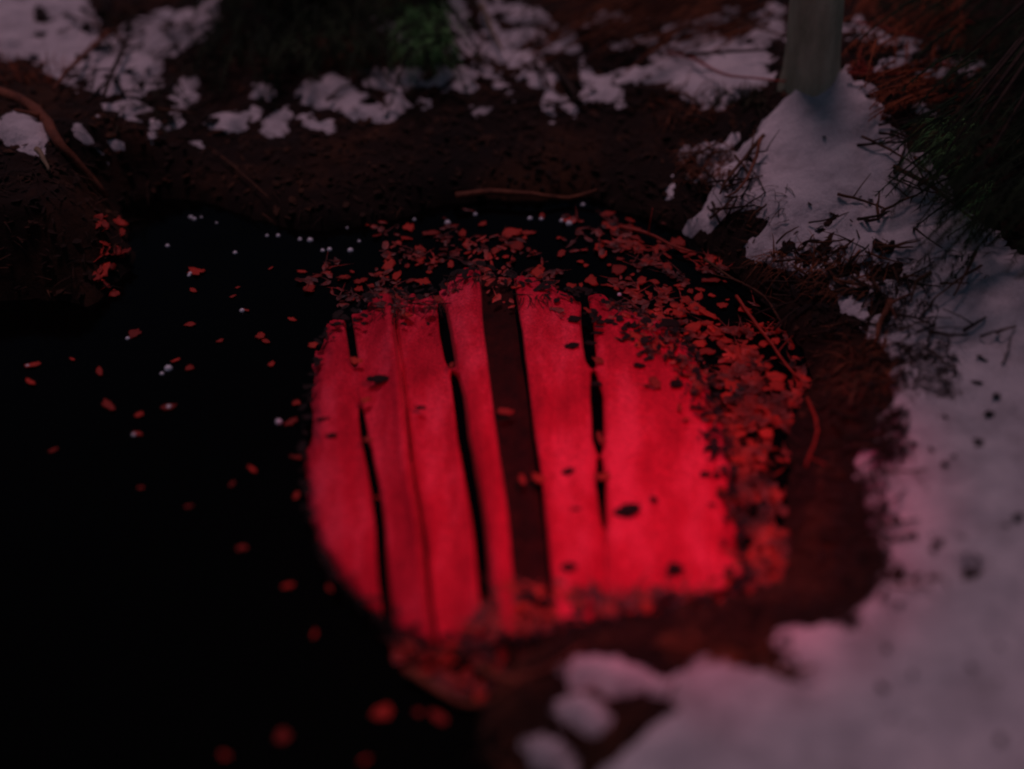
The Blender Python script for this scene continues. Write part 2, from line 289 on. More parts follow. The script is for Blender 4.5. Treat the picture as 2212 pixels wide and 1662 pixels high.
def panel(l, r, zmax, crease=None, prof=0, round_l=8, round_r=8, seed=0, m='curtain', name='curtain_panel', label=None, roll=.009, nr=2.0, cs=1.0):
    rows = np.arange(562, 1440, 5.0); N = 64; s = np.linspace(0, 1, N)
    yy, ss = np.meshgrid(rows, s, indexing='ij')
    xl = line(l, yy); xr = line(r, yy); px = xl+(xr-xl)*ss
    sd0 = sdist(px+46*(fbm(px/34, yy/34, 1, 4, seed+1)-.5)*sstep(1250-yy+np.maximum(px-1100, 0), 0, 300)+8*(fbm(px/50, yy/50, 1, 2, seed)-.5), yy+40*(fbm(px/30, yy/30, 1, 3, 3.3)-.5)*sstep(900-yy, 0, 200), OUT)
    edge = sstep(sd0, -30, 22)
    z = zmax*(.72+.28*np.sin(ss*math.pi))
    if prof: z = z*(1+prof*(ss-.5))
    if crease:
        cx = line(crease, yy); z = z-cs*zmax*.40*np.exp(-((px-cx-6)/7)**2)+cs*zmax*.28*np.exp(-((px-cx+9)/13)**2)-cs*zmax*.35*sstep(px-cx, 0, 9)-zmax*.9*(cs > 1)*np.exp(-((px-cx-4)/3.2)**2)
    z = z+roll*np.sin(ss*nr*6.283+seed+yy/420)+.007*(fbm(px/60, yy/300, 1, 3, seed+4)-.5)+.006*(fbm(px/24, yy/420, 1, 2, seed+9)-.5)+.004*(fbm(px/40, yy/60, 1, 3, seed+5)-.5)
    el = 1-(1-sstep(px-xl, 0, round_l))*drop(l, yy) if round_l else 1; er = 1-(1-sstep(xr-px, 0, round_r))*drop(r, yy) if round_r else 1
    if l in ('g3r',) : el = sstep(px-xl, 0, round_l)
    if r in ('g3l',) : er = sstep(xr-px, 0, round_r)
    z = (z+.02)*el*er-.02
    z = (z+.03)*edge-.03
    X, Y = at(px, yy, z); o = gridmesh(name, X-cur.location.x, Y-cur.location.y, z, M[m]); o.parent = cur
    if label: o['label'] = label
    return o
panel('a', 'g1l', .024, round_l=0, seed=1, nr=1.2, prof=.5, label='leftmost curtain fold cut off by the round dark edge')
panel('g1r', 'g2l', .028, crease='r1', seed=2, nr=1.5, cs=1.35, label='broad curtain fold with a crease, second from the left')
panel('g2r', 'g3l', .042, prof=.5, seed=3, round_l=16, round_r=6, roll=.003, nr=1, label='narrow bright curtain fold beside the wide dark gap')
panel('shade_l', 'shade_r', .008, seed=7, round_l=0, round_r=0, m='gap_shade', name='gap_shade_strip', label='dark maroon strip painted as shade between two curtain folds', roll=.004, nr=1)  # dark strip painted where the recess between folds lies in shade
panel('g3r', 'g4l', .036, prof=-.3, seed=4, round_l=5, roll=.004, nr=1.5, label='pale curtain fold with painted sheen right of the wide dark gap')
panel('g4r', 'b', .034, crease='c5', seed=5, round_r=0, nr=1.6, cs=.35, label='widest and brightest curtain fold on the right')

# ------------------------------------------------------------------ landmarks, for telling look-alikes apart
LMK = [(768, 740, 'the left dark slit'), (990, 700, 'the second dark slit'), (1095, 640, 'the top of the wide dark curtain gap'), (1275, 700, 'the top of the right dark slit'), (850, 650, 'the curtain top left corner'), (1140, 425, 'the lit lip of the far rim'), (1360, 495, 'the bright upper right root'),
       (1600, 620, 'the high red root'), (1670, 745, 'the long red shore root'), (1755, 930, 'the short red root at the shore bend'), (1190, 1230, 'the foot of the wide dark gap'), (1457, 1228, 'the large dark scrap low on the curtain'), (1345, 1106, 'the long black scrap on the curtain'), (1110, 1450, 'the arching near shore twig'),
       (960, 1490, 'the near shore root loop'), (1640, 1265, 'the lower right curtain corner'), (1540, 850, 'the upper right curtain edge'), (1700, 1100, 'the straight stretch of right shore'), (900, 500, 'the far shore froth line'), (740, 540, 'the end of the froth line'), (1450, 600, 'the open corner behind the curtain'), (1500, 480, 'the upper right shore'),
       (1320, 1350, 'the near shore lip'), (1220, 480, 'the twin white bubbles'), (1338, 660, 'the two grey bubbles'), (1040, 560, 'the curtain top point'), (890, 1400, 'the curtain bottom tip'), (364, 797, 'the bright large bubble'), (76, 788, 'the rusty scraps at far left'), (1757, 180, 'the tree trunk base'), (1840, 220, 'the mound crest'), (1600, 370, 'the forked twigs'),
       (1251, 200, 'the thick branch stub'), (1100, 145, 'the curved sagging twig'), (150, 140, 'the orange slanting twig'), (240, 160, 'the upper left dark twig'), (1905, 690, 'the dark stub on the right bank'), (1985, 620, 'the hooked twig'), (1760, 520, 'the heap below the mound'), (2040, 430, 'the knotty twig'), (1990, 370, 'the crossing side twig'), (1330, 75, 'the fern heap'),
       (420, 110, 'the far left weed clump'), (330, 230, 'the slope weeds'), (2100, 590, 'the upright thin twig'), (1995, 712, 'the lone short twig'), (2195, 1125, 'the leaf at the right edge'), (2110, 1210, 'the blurred grey leaf'), (1700, 1445, 'the blurred near twig'), (1860, 900, 'the snow edge leaf'), (1900, 1200, 'the snow notch'), (2150, 862, 'the tiny lone leaf'), (1950, 1450, 'the near snow slope')]
def where(x, y):
    d, lx_, ly_, nm = min((math.hypot(x-a, (y-b)*1.2), a, b, n_) for a, b, n_ in LMK)
    dx, dy = x-lx_, y-ly_
    if d < 14: return 'right at '+nm
    q = 'just ' if d < 38 else '' if d < 75 else 'well '
    sec = int(((math.degrees(math.atan2(dy, dx))+22.5) % 360)//45)
    return q+['right of', 'below right of', 'below', 'below left of', 'left of', 'above left of', 'above', 'above right of'][sec]+' '+nm
def sz(r, a, b): return 'tiny' if r < a else 'small' if r < b else 'larger'

# ------------------------------------------------------------------ leaves
def leaf_mesh(name, m, seed, asp=1.0, notch=.25):
    r = random.Random(seed); n = 16; V = [(0, 0, .10)]; F = []; ph = [r.uniform(0, .35), r.uniform(0, .25), r.uniform(0, 6), r.uniform(0, .2), r.uniform(0, 6)]
    for ring, q in ((1, .55), (2, 1.0)):
        for i in range(n):
            a = 2*math.pi*i/n; rr = q*(1+notch*.55*(r.random()-.5)*(2 if ring == 2 else .6))*(1+ph[0]*math.cos(a)+ph[1]*math.cos(2*a+ph[2])+ph[3]*math.cos(3*a+ph[4]))
            V.append((rr*math.cos(a), rr*math.sin(a)*asp, (.10 if ring == 1 else .02+.22*r.random())))
    for i in range(n):
        j = (i+1) % n; F.append((0, 1+i, 1+j)); F.append((1+i, 1+n+i, 1+n+j, 1+j))
    # underside skin for thickness
    b = len(V); V += [(x*.98, y*.98, z-.07) for x, y, z in V[:b]]
    F += [tuple(b+q for q in f[::-1]) for f in F[:]]
    for i in range(n): j = (i+1) % n; F.append((1+n+i, b+1+n+i, b+1+n+j, 1+n+j))
    me = bpy.data.meshes.new(name); me.from_pydata(V, [], F); me.update(); me.materials.append(m)
    me.polygons.foreach_set('use_smooth', [True]*len(me.polygons)); return me
LF = [leaf_mesh('floating_leaf', M['leaf'], i, .35+.075*i, .3+.04*i) for i in range(9)]
LD = [leaf_mesh('dark_leaf', M['dleaf'], 20+i, .3+.15*i, .4) for i in range(4)]
def leaf(name, P, r, rz, label, cat, group, meshes, tilt=.12, seed=None):
    me = rnd.choice(meshes); o = bpy.data.objects.new(name, me); col.objects.link(o)
    o.location = P; o.scale = (r, r, r); o.rotation_euler = (rnd.uniform(-tilt, tilt), rnd.uniform(-tilt, tilt), rz)
    return tag(o, label, cat, group)
# specks on the open black water, left of the curtain: (px, py, radius in photo units)
SP = [(425, 588, 18, 0), (418, 628, 11, 0), (505, 640, 8, 0), (512, 622, 7, 0), (655, 588, 12, 0), (682, 598, 15, 0), (668, 622, 18, 0), (738, 602, 12, 0), (803, 618, 10, 0), (820, 592, 14, 0), (880, 576, 10, 0), (585, 580, 8, 0),
      (628, 690, 14, 0), (288, 722, 17, 0), (410, 702, 13, 0), (475, 737, 10, 0), (530, 670, 9, 0), (562, 726, 15, 0), (575, 738, 13, 0), (678, 747, 13, 0), (586, 788, 12, 0), (76, 788, 20, 0), (66, 826, 18, 0), (158, 777, 9, 0), (215, 804, 18, 0), (382, 778, 13, 0), (410, 796, 12, 0),
      (238, 880, 21, 0), (365, 880, 18, 0), (303, 896, 12, 0), (298, 938, 14, 0), (640, 872, 12, 0), (630, 912, 18, 0), (636, 988, 14, 0), (545, 1014, 15, 0), (500, 1048, 12, 0), (640, 1074, 15, 0), (410, 1094, 9, 0), (305, 1054, 8, 0), (118, 972, 10, 0),
      (524, 1184, 14, 0), (622, 1266, 16, 0), (712, 1272, 13, 0), (680, 1368, 10, 0), (826, 1542, 26, 0), (953, 1554, 30, 0), (614, 1590, 20, 0), (788, 1642, 14, 0), (484, 1632, 12, 0), (880, 1448, 14, 0), (905, 1540, 8, 0)]
for i, (x, y, r, _) in enumerate(SP):
    P = Vector((*[float(c) for c in at(x, y, .002)], .002)); s_ = scale_px(P)
    lb = sz(r, 10, 15)+' floating scrap, '+where(x, y)
    special = {44: 'round blurred orange leaf scrap, left one of the foreground pair below the curtain', 45: 'larger blurred red leaf scrap, right one of the foreground pair below the curtain', 46: 'lone yellowish blurred leaf scrap nearest the bottom edge of the pool view', 12: 'lone orange leaf scrap in black water left of the curtain top corner', 27: 'bright ragged rusty leaf scrap, lowest bright one in the far left water'}
    leaf('floating_leaf', P, r*s_*.85, rnd.uniform(0, 6.3), special.get(i, lb), 'leaf', 'leaf scraps floating on the pool', LF)
# dark scraps lying on the curtain
DK = [(808, 820, 30, 5), (692, 906, 20, -10), (712, 942, 16, 10), (905, 882, 15, 0), (785, 700, 12, 60), (1345, 1106, 36, -3), (1222, 1020, 18, 0), (1222, 1226, 22, 5), (1457, 1228, 32, 10), (1130, 1292, 34, 0), (1285, 830, 16, 0), (1285, 720, 20, 0), (1275, 742, 22, 10), (1240, 690, 26, 5), (1230, 748, 20, 0),
      (1410, 1076, 12, 60), (1520, 1026, 16, 0), (1440, 1290, 22, 0), (1240, 1100, 16, 0), (1380, 790, 22, 10), (1460, 830, 26, 5), (1500, 880, 22, 15), (1440, 700, 30, 5), (1365, 705, 20, 5), (1540, 930, 22, 20), (1395, 760, 24, 5), (870, 700, 10, 20), (925, 700, 10, 80), (1250, 1320, 26, 0), (1180, 1300, 20, 20), (1535, 1090, 14, 0)]
for x, y, r, a in DK:
    P = Vector((*[float(c) for c in at(x, y, .036)], .036)); s_ = scale_px(P)
    big = {(808, 820): 'black leaf scrap on the upper left curtain folds', (1345, 1106): 'long black leaf scrap at the foot of the right dark slit of the curtain', (1457, 1228): 'large dark leaf scrap low on the right curtain fold', (1130, 1292): 'black leaf scrap across the lower end of the wide dark curtain gap',
           (1222, 1226): 'black leaf scrap right of the lower end of the wide dark gap', (692, 906): 'dark leaf scrap on the left rim of the curtain, upper of two', (712, 942): 'dark leaf scrap on the left rim of the curtain, lower of two', (905, 882): 'tiny dark speck alone on the second curtain fold'}
    lb = big.get((x, y), sz(r, 15, 23)+' black scrap '+where(x, y))
    leaf('dark_leaf', P, r*s_*.72, R(-a), lb, 'leaf', 'dark scraps lying on the curtain', LD)
# scraps caught across the slits
for x, y, r in [(768, 780, 20), (975, 790, 17), (1090, 890, 24), (1130, 1040, 22), (1165, 1035, 17), (1292, 780, 20), (1296, 945, 22), (790, 865, 16), (795, 950, 15), (815, 1075, 9), (1305, 1030, 18)]:
    P = Vector((*[float(c) for c in at(x, y, .034)], .034)); s_ = scale_px(P)
    leaf('floating_leaf', P, r*s_*.75, rnd.uniform(0, 6.3), 'red scrap over a slit, '+where(x, y) if x not in (1090, 1130) else ('red leaf scrap on the upper part of the wide dark curtain gap' if x == 1090 else 'red leaf scrap on the lower part of the wide dark curtain gap'), 'leaf', 'leaf scraps caught across the slits', LF)
# dense raft at the top and right of the curtain: individuals by rejection, plus fine stuff
RAFT = [(800, 490), (980, 470), (1300, 440), (1440, 495), (1530, 560), (1610, 640), (1690, 730), (1735, 830), (1705, 910), (1690, 1010), (1690, 1150), (1700, 1270), (1560, 1290), (1300, 1345), (1190, 1385), (1110, 1440), (1010, 1520), (930, 1480), (860, 1440), (880, 1390), (1000, 1380), (1080, 1280), (1200, 1270), (1400, 1290), (1590, 1230),
        (1590, 1130), (1520, 1000), (1430, 880), (1350, 770), (1240, 685), (1050, 640), (820, 680), (700, 640), (640, 600), (760, 560)]
def dens(x, y):
    """how thickly scraps lie, by place"""
    v = 0.25
    if x > 1300 and y < 900: v = .75
    if x > 1500: v = .85
    if x < 1560 and x > 1240 and 660 < y < 1000: v = .5
    if y > 1200: v = .75
    if x < 1000 and y < 700: v = .30
    if y < 540 and x < 1300: v = .15
    return v
raft = []
tries = 0
while len(raft) < 245 and tries < 20000:
    tries += 1; x = rnd.uniform(640, 1760); y = rnd.uniform(450, 1520)
    if sdist(np.array([x]), np.array([y]), RAFT)[0] < 4 or rnd.random() > dens(x, y): continue
    if x > 1240 and 560 < y < 1180 and rnd.random() > float(sstep(sdist(np.array([x]), np.array([y]), RAFT), -5, 130)[0])+.08: continue
    if any((x-a)**2+((y-b)*1.5)**2 < (c*1.15)**2 for a, b, c in raft): continue
    raft.append((x, y, (7+19*rnd.random()**1.6)*(1+.4*(y > 1200))))
for x, y, r in raft:
    on = sdist(np.array([x]), np.array([y]), OUT)[0] > 10; z = .034 if on else .003
    P = Vector((*[float(c) for c in at(x, y, z)], z)); s_ = scale_px(P)
    lb = sz(r, 14, 20)+' reddish raft scrap '+where(x, y)
    leaf('floating_leaf', P, r*s_*.9, rnd.uniform(0, 6.3), lb, 'leaf', 'leaf scraps in the raft round the curtain', LF, .25)
def scrap(mb, P, r, flat=.25):
    n = 7; b = len(mb.V); a0 = rnd.uniform(0, 6.3); asp = rnd.uniform(.25, .8); tx, ty = rnd.uniform(-flat, flat), rnd.uniform(-flat, flat); rz = rnd.uniform(0, 3.14)
    mb.V.append(P+Vector((0, 0, r*.12)))
    for i in range(n):
        a = a0+2*math.pi*i/n; q = r*rnd.uniform(.65, 1.25); u, v = q*math.cos(a), q*math.sin(a)*asp
        X = u*math.cos(rz)-v*math.sin(rz); Y = u*math.sin(rz)+v*math.cos(rz)
        mb.V.append(P+Vector((X, Y, X*tx+Y*ty)))
    for i in range(n): mb.F.append((b, b+1+i, b+1+(i+1) % n))
fr = MB(); c_ = 0
xs = [rnd.uniform(640, 1760) for _ in range(26000)]; ys = [rnd.uniform(450, 1520) for _ in range(26000)]
sdr = sdist(np.array(xs), np.array(ys), RAFT); sdo = sdist(np.array(xs), np.array(ys), OUT); cl = fbm(np.array(xs)/70, np.array(ys)/38, 1, 3, 3.)
for x, y, a, b_, c in zip(xs, ys, sdr, sdo, cl):
    if x > 1240 and b_ > 8 and y < 1180 and rnd.random() > float(sstep(np.array([a]), -10, 120)[0]): continue
    if a < -12 or rnd.random() > dens(x, y)*sstep(c, .46, .60)*(1.2 if b_ < 30 else .75): continue
    z = .033 if b_ > 8 else .003; P = Vector((*[float(q) for q in at(x, y, z)], z+rnd.uniform(0, .006))); scrap(fr, P, rnd.uniform(3, 15)*scale_px(P), .3)
    if rnd.random() < .22:
        an = rnd.uniform(0, 3.1); fr.blade(P+Vector((0, 0, .004)), (math.cos(an), math.sin(an), .05), rnd.uniform(.03, .09), .004)
o = fr.build('floating_litter', M['float'], smooth=False); tag(o, 'thick reddish raft of leaf crumbs floating between curtain and shore', 'leaf litter', kind='stuff')

dkm = MB()
xs = np.array([rnd.uniform(650, 1660) for _ in range(9000)]); ys = np.array([rnd.uniform(560, 1420) for _ in range(9000)])
sdo = sdist(xs, ys, OUT)
for x, y, d in zip(xs.tolist(), ys.tolist(), sdo.tolist()):
    if d < -16: continue
    reach = 34 if y < 720 else 14
    if x > 1230: reach = max(reach, 40+110*float(sstep(np.array([x+(900-y)]), 1350, 1750)[0])*(y < 1000))
    if y > 1230: reach = 46
    if x < 760 and y > 740: reach = 3
    if rnd.random() > (1-d/reach)*.62 or d > reach: continue
    P = Vector((*[float(q) for q in at(x, y, .038)], .036+rnd.uniform(0, .008))); scrap(dkm, P, rnd.uniform(4, 14)*scale_px(P), .35)
o = dkm.build('dark_litter', M['dleaf'], smooth=False); tag(o, 'black wet leaf crumbs strewn over the top and right rim of the curtain', 'leaf litter', kind='stuff')

# ------------------------------------------------------------------ litter on the banks (uncountable)
lt = MB(); gr = MB()
NL = 22000
lx = np.array([rnd.uniform(0, W0) for _ in range(NL)]); ly = np.array([rnd.uniform(40, 1662) for _ in range(NL)])
LX, LY = at(lx, ly, .12); LH = bil(GH, LX, LY); LF_ = bil(SF, LX, LY)
for X, Y, h, f in zip(LX.tolist(), LY.tolist(), LH.tolist(), LF_.tolist()):
    if h < .012: continue
    if f > 3: 
        if f > 22 or rnd.random() > .05: continue
        h += min(f*.0011, .024)
    P = Vector((X, Y, h+rnd.uniform(.002, .012))); s_ = scale_px(P)
    if rnd.random() < .55: scrap(lt, P, rnd.uniform(4, 13)*s_, .5)
    else:
        an = rnd.uniform(0, 6.3); lt.blade(P, (math.cos(an), math.sin(an), rnd.uniform(-.05, .45)), rnd.uniform(.03, .10), rnd.uniform(.002, .006), droop=.3)
tag(lt.build('leaf_litter', M['litter'], smooth=False), 'dark rotting leaves and needles matted on the soil banks', 'leaf litter', kind='stuff')

# ------------------------------------------------------------------ tree
tr = empty('tree', (TRUNK[0], TRUNK[1], 0), 'grey green tree trunk rising from the snow mound at upper right', 'tree')
tb = gpt(1757, 178); tb.z = float(Hs(np.array([tb.x]), np.array([tb.y]))[0])
tr.location = (tb.x, tb.y, tb.z-.05)
s_ = scale_px(tb); r0 = 50*s_
n = 28; V = []; F = []; lv = [(-.12, 1.5), (-.03, 1.35), (.03, 1.2), (.09, 1.10), (.18, 1.04), (.35, 1.0), (.7, .92), (1.1, .88), (1.7, .84), (2.6, .76), (3.6, .66), (4.8, .5)]
for z, q in lv:
    for i in range(n):
        a = 2*math.pi*i/n; rr = r0*q*(1+.05*math.sin(3*a+z)+.03*math.sin(5*a+2*z))
        if q > 1.05: rr *= 1+.22*(q-1)*math.cos(4*a+.6)
        V.append((rr*math.cos(a)-.11*z+.012*z*z, rr*math.sin(a)+.03*z*.2, z))
for j in range(len(lv)-1):
    for i in range(n): F.append((j*n+i, j*n+(i+1) % n, (j+1)*n+(i+1) % n, (j+1)*n+i))
mesh('trunk', V, F, M['bark'], tr)
for i in range(7):
    z = 2.3+.36*i; a = i*2.4+.5; L_ = 1.5-.12*i; mb = MB(); d = Vector((math.cos(a), math.sin(a), .55)); p = Vector((-.11*z+.012*z*z, .03*z*.2, z)); pts = [p]
    for k in range(6): d = (d+Vector((rnd.uniform(-.25, .25), rnd.uniform(-.25, .25), .10))).normalized(); p = p+d*L_/6; pts.append(p)
    mb.tube(pts, .045-.003*i, .008, 8)
    for k in range(1, 6):
        for e in range(2):
            dd = Vector((rnd.uniform(-1, 1), rnd.uniform(-1, 1), rnd.uniform(.1, .8))).normalized(); q = pts[k]; mb.tube([q, q+dd*.2, q+dd*.36+Vector((0, 0, .08))], .010, .003, 5)
    mb.build('limb', M['bark'], tr)

# ------------------------------------------------------------------ twigs: each its own thing
def twig(name, pts, th, m, label, group=None, cat='twig', lift=.012, arch=0.0, taper=.45, forks=0, taper0=1.0, zs=None):
    W = []
    for i, (x, y) in enumerate(pts):
        a = arch*math.sin(math.pi*i/(len(pts)-1)); P = gpt(x, y)
        z = P.z+lift+a; X, Y = at(x, y, z); W.append(Vector((float(X), float(Y), z)))
    # smooth path
    S = []
    for i in range(len(W)-1):
        p0 = W[max(i-1, 0)]; p1 = W[i]; p2 = W[i+1]; p3 = W[min(i+2, len(W)-1)]
        for t in (0, .33, .66): S.append(.5*((2*p1)+(p2-p0)*t+(2*p0-5*p1+4*p2-p3)*t*t+(3*p1-p0-3*p2+p3)*t**3)+Vector((rnd.uniform(-1, 1), rnd.uniform(-1, 1), 0))*.0025)
    S.append(W[-1]); r = th*.5*scale_px(W[0]); O = S[0].copy()
    mb = MB(); mb.tube([q-O for q in S], r*taper0, r*taper, 7, wob=.3)
    for k in range(forks):
        q = S[rnd.randrange(1, len(S)-1)]-O; dd = Vector((rnd.uniform(-1, 1), rnd.uniform(-1, 1), rnd.uniform(.05, .5))).normalized()
        mb.tube([q, q+dd*.04+Vector((0, 0, .004)), q+dd*.09], r*.5, r*.2, 5)
    o = mb.build(name, m); o.location = O
    return tag(o, label, cat, group)
TW = [
 ([(985, 424), (1060, 415), (1150, 420), (1230, 428), (1290, 410)], 15, 'root', 'lit lip of the far bank, built as an orange rod', 'lit_lip', .02, 0, 0),  # rod stands in for the bank edge catching the light
 ([(970, 85), (997, 112), (1025, 130), (1076, 147), (1110, 150), (1151, 136), (1192, 126), (1226, 102)], 8, 'twig', 'curved brown twig sagging across the snow behind the far bank', 'twig', .03, 0, 3),
 ([(1015, 138), (1042, 95), (1060, 80)], 7, 'dtwig', 'short dark twig forking up from the curved brown twig', 'twig', .04, 0, 1),
 ([(1198, 143), (1222, 172), (1252, 222)], 20, 'dtwig', 'thick dark branch stub pointing down the far bank', 'branch', .02, 0, 1),
 ([(813, 130), (837, 170), (899, 200)], 6, 'dtwig', 'thin dark twig crossing the largest snow lump on the far bank', 'twig', .03, 0, 2),
 ([(708, 218), (735, 191), (776, 181)], 6, 'dtwig', 'thin dark twig between two snow lumps on the far bank', 'twig', .03, 0, 1),
 ([(798, 204), (835, 228), (852, 217)], 6, 'dtwig', 'hooked dark twig low on the far bank snow', 'twig', .03, 0, 0),
 ([(1480, 118), (1640, 108), (1700, 112)], 8, 'dtwig', 'straight dark twig reaching the trunk from the left', 'twig', .07, 0, 3),
 ([(1440, 112), (1500, 128), (1560, 160), (1620, 168), (1700, 176)], 6, 'rtwig', 'thin bright red stem trailing over pink snow left of the trunk', 'stem', .03, .02, 0),
 ([(1830, 158), (1920, 160), (1990, 152), (2060, 132), (2160, 118)], 6, 'rtwig', 'thin bright red stem running right from the trunk base', 'stem', .03, .02, 1),
 ([(1850, 48), (1930, 66), (2000, 84), (2080, 92)], 5, 'rtwig', 'faint red stem arching high right of the trunk', 'stem', .10, .03, 0),
 ([(1900, 118), (2000, 122), (2110, 112)], 7, 'dtwig', 'dark twig lying on the snow strip right of the trunk', 'twig', .05, 0, 2),
 ([(2040, 10), (2080, 40), (2110, 55)], 6, 'rtwig', 'short red stem in the dark foliage near the top right corner', 'stem', .15, 0, 1),
 ([(1650, 292), (1610, 340), (1570, 390), (1555, 420)], 9, 'twig', 'brown twig left of the snow mound, left leg of a fork', 'twig', .03, .02, 1),
 ([(1645, 300), (1625, 360), (1600, 405), (1570, 425)], 8, 'root', 'reddish twig beside the brown twig, right leg of a fork', 'twig', .03, .02, 0),
 ([(1862, 295), (1900, 312), (1960, 345), (2000, 372)], 6, 'twig', 'thin brown twig slanting down the right side of the snow mound', 'twig', .02, 0, 2),
 ([(1930, 360), (2000, 395), (2060, 440), (2110, 480)], 10, 'twig', 'knotty brown twig below the dark evergreen at right', 'twig', .03, 0, 4),
 ([(1985, 400), (2040, 370), (2090, 352)], 8, 'twig', 'brown side twig crossing the knotty one at right', 'twig', .04, 0, 2),
 ([(2110, 545), (2085, 590), (2060, 640)], 8, 'twig', 'upright thin brown twig on the snow near the right edge', 'twig', .03, .02, 0),
 ([(2010, 590), (1980, 610), (1968, 650)], 9, 'twig', 'short hooked brown twig in the snow right of the leaf heap', 'twig', .02, .02, 0),
 ([(2120, 575), (2060, 610), (2010, 655)], 6, 'twig', 'long slanting twig pointing down left on the right snow', 'twig', .02, .01, 0),
 ([(2020, 700), (1975, 722)], 7, 'dtwig', 'short dark twig lying alone on the right snow', 'twig', .015, 0, 0),
 ([(1925, 650), (1905, 690), (1890, 740)], 16, 'root', 'dark red brown stub at the upper end of the right bank', 'stub', .02, 0, 2),
 ([(1590, 640), (1625, 690), (1670, 745), (1702, 792), (1748, 838)], 8, 'rtwig', 'long red lit root edging the water on the right shore', 'root', .015, 0, 1),
 ([(1340, 490), (1400, 505), (1450, 530), (1500, 545)], 9, 'rtwig', 'bright red lit root on the upper right shore', 'root', .02, 0, 1),
 ([(1520, 560), (1580, 600), (1650, 640), (1690, 700)], 7, 'twig', 'red lit root behind the long one, higher on the right bank', 'root', .02, 0, 3),
 ([(1745, 860), (1765, 930), (1740, 1010)], 7, 'rtwig', 'short red lit root at the easternmost bend of the shore', 'root', .02, 0, 1),
 ([(880, 1450), (960, 1500), (1040, 1520), (1120, 1470)], 18, 'root', 'curved red root loop at the lower left end of the leaf raft', 'root', .02, 0, 0),
 ([(1030, 1440), (1100, 1468), (1190, 1440), (1260, 1395)], 16, 'root', 'curved red twig arching over the near shore of the pool', 'twig', .02, 0, 0),
 ([(1640, 1440), (1700, 1455), (1760, 1440)], 18, 'twig', 'blurred brown twig in the near snow at lower right', 'twig', .02, 0, 0),
 ([(-60, 190), (40, 215), (95, 255), (120, 300), (175, 360), (232, 425)], 26, 'root', 'thick reddish root running down the left bank', 'root', .03, 0, 1),
 ([(80, 322), (95, 345), (105, 368)], 13, 'straw', 'pale peeled twig hanging from the snow patch on the left bank', 'twig', .02, 0, 0),
 ([(235, 70), (180, 120), (140, 160), (115, 195)], 11, 'root', 'orange brown twig slanting over the upper left snow', 'twig', .05, 0, 1),
 ([(275, 90), (245, 150), (220, 220)], 9, 'dtwig', 'dark twig beside the orange one in the upper left', 'twig', .06, 0, 3),
 ([(478, 338), (520, 372), (585, 432)], 5, 'twig', 'faint thin straw lying across the dark far left bank', 'straw', .02, 0, 0),
 ([(1042, 10), (1060, 60), (1085, 108)], 12, 'straw', 'pale straight stem in the snow at the top centre', 'stem', .04, 0, 0),
 ([(1255, 40), (1330, 75), (1420, 110)], 8, 'twig', 'brown twig poking from the dead fern heap', 'twig', .08, 0, 4),
 ([(1560, 30), (1640, 62), (1700, 78)], 7, 'twig', 'thin brown twig between fern heap and trunk', 'twig', .08, 0, 3),
]
for pts, th, m, lb, cat, lift, arch, fk in TW:
    twig({'twig': 'twig', 'lit_lip': 'lit_lip', 'branch': 'branch', 'root': 'root', 'stem': 'stem', 'straw': 'straw', 'stub': 'stub'}[cat], pts, th, M[m], lb, None, cat, lift, arch, forks=fk)

# scattered small twigs on soil / snow margins
zone = [('on the wide right snow', 1850, 2190, 500, 820, 22), ('at the right bank edge', 1840, 1960, 760, 1280, 26), ('on the snow below the mound', 1665, 1960, 430, 570, 12), ('left of the snow mound', 1480, 1640, 250, 470, 26), ('in the leaf heap on the right bank', 1640, 1960, 500, 720, 22), ('below the fern heap on the far bank', 980, 1480, 90, 230, 26), ('over the upper left snow', 140, 480, 20, 260, 26), ('right of the snow mound', 1900, 2120, 200, 470, 16)]
for nm, xa, xb, ya, yb, cnt in zone:
    for i in range(cnt):
        x, y = rnd.uniform(xa, xb), rnd.uniform(ya, yb); a = rnd.gauss(-.45, .55) if ('right bank' in nm or 'below the mound' in nm) else rnd.uniform(-1.4, 1.4); L_ = rnd.uniform(18, 60)
        dx, dy = math.cos(a)*L_, math.sin(a)*L_*.7
        twig('twig', [(x-dx, y-dy), (x+rnd.uniform(-6, 6), y+rnd.uniform(-5, 5)), (x+dx, y+dy)], rnd.uniform(4, 8), M[cm_ := rnd.choice(['twig', 'dtwig', 'dtwig'])], sz(L_, 30, 45)+(' brown' if cm_ == 'twig' else ' blackish')+' twig '+where(x, y), 'small twigs scattered on the banks', 'twig', .008, rnd.uniform(0, .03), forks=rnd.choice([0, 0, 1, 2]))
# leaves on snow
for nm, x, y, r, lb in [('leaf', 92, 28, 24, 'dark curled leaf on the snow in the top left corner, upper of two'), ('leaf', 90, 78, 24, 'dark brown leaf on the top left snow, lower of two'), ('leaf', 2150, 862, 12, 'tiny dark leaf alone on the snow near the right edge'), ('leaf', 2195, 1125, 12, 'dark leaf on the snow at the right edge'),
                        ('leaf', 1960, 1165, 8, 'small grey leaf on snow right of the dark bank'), ('leaf', 2110, 1210, 9, 'blurred grey brown leaf on the lower right snow'), ('leaf', 2080, 1165, 8, 'blurred dark leaf above the grey brown one on the right snow'), ('leaf', 1700, 1380, 12, 'small dark leaf on the snow tongue below the bank'), ('leaf', 1860, 900, 16, 'brown leaf at the snow edge of the right bank'), ('leaf', 1780, 300, 7, 'tiny dark speck of leaf on the snow mound'), ('leaf', 1955, 265, 20, 'brown leaf under the evergreen right of the mound')]:
    P = gpt(x, y, .006); leaf(nm, P, r*scale_px(P), rnd.uniform(0, 6), lb, 'leaf', None, LD if r > 13 else LD, .4)
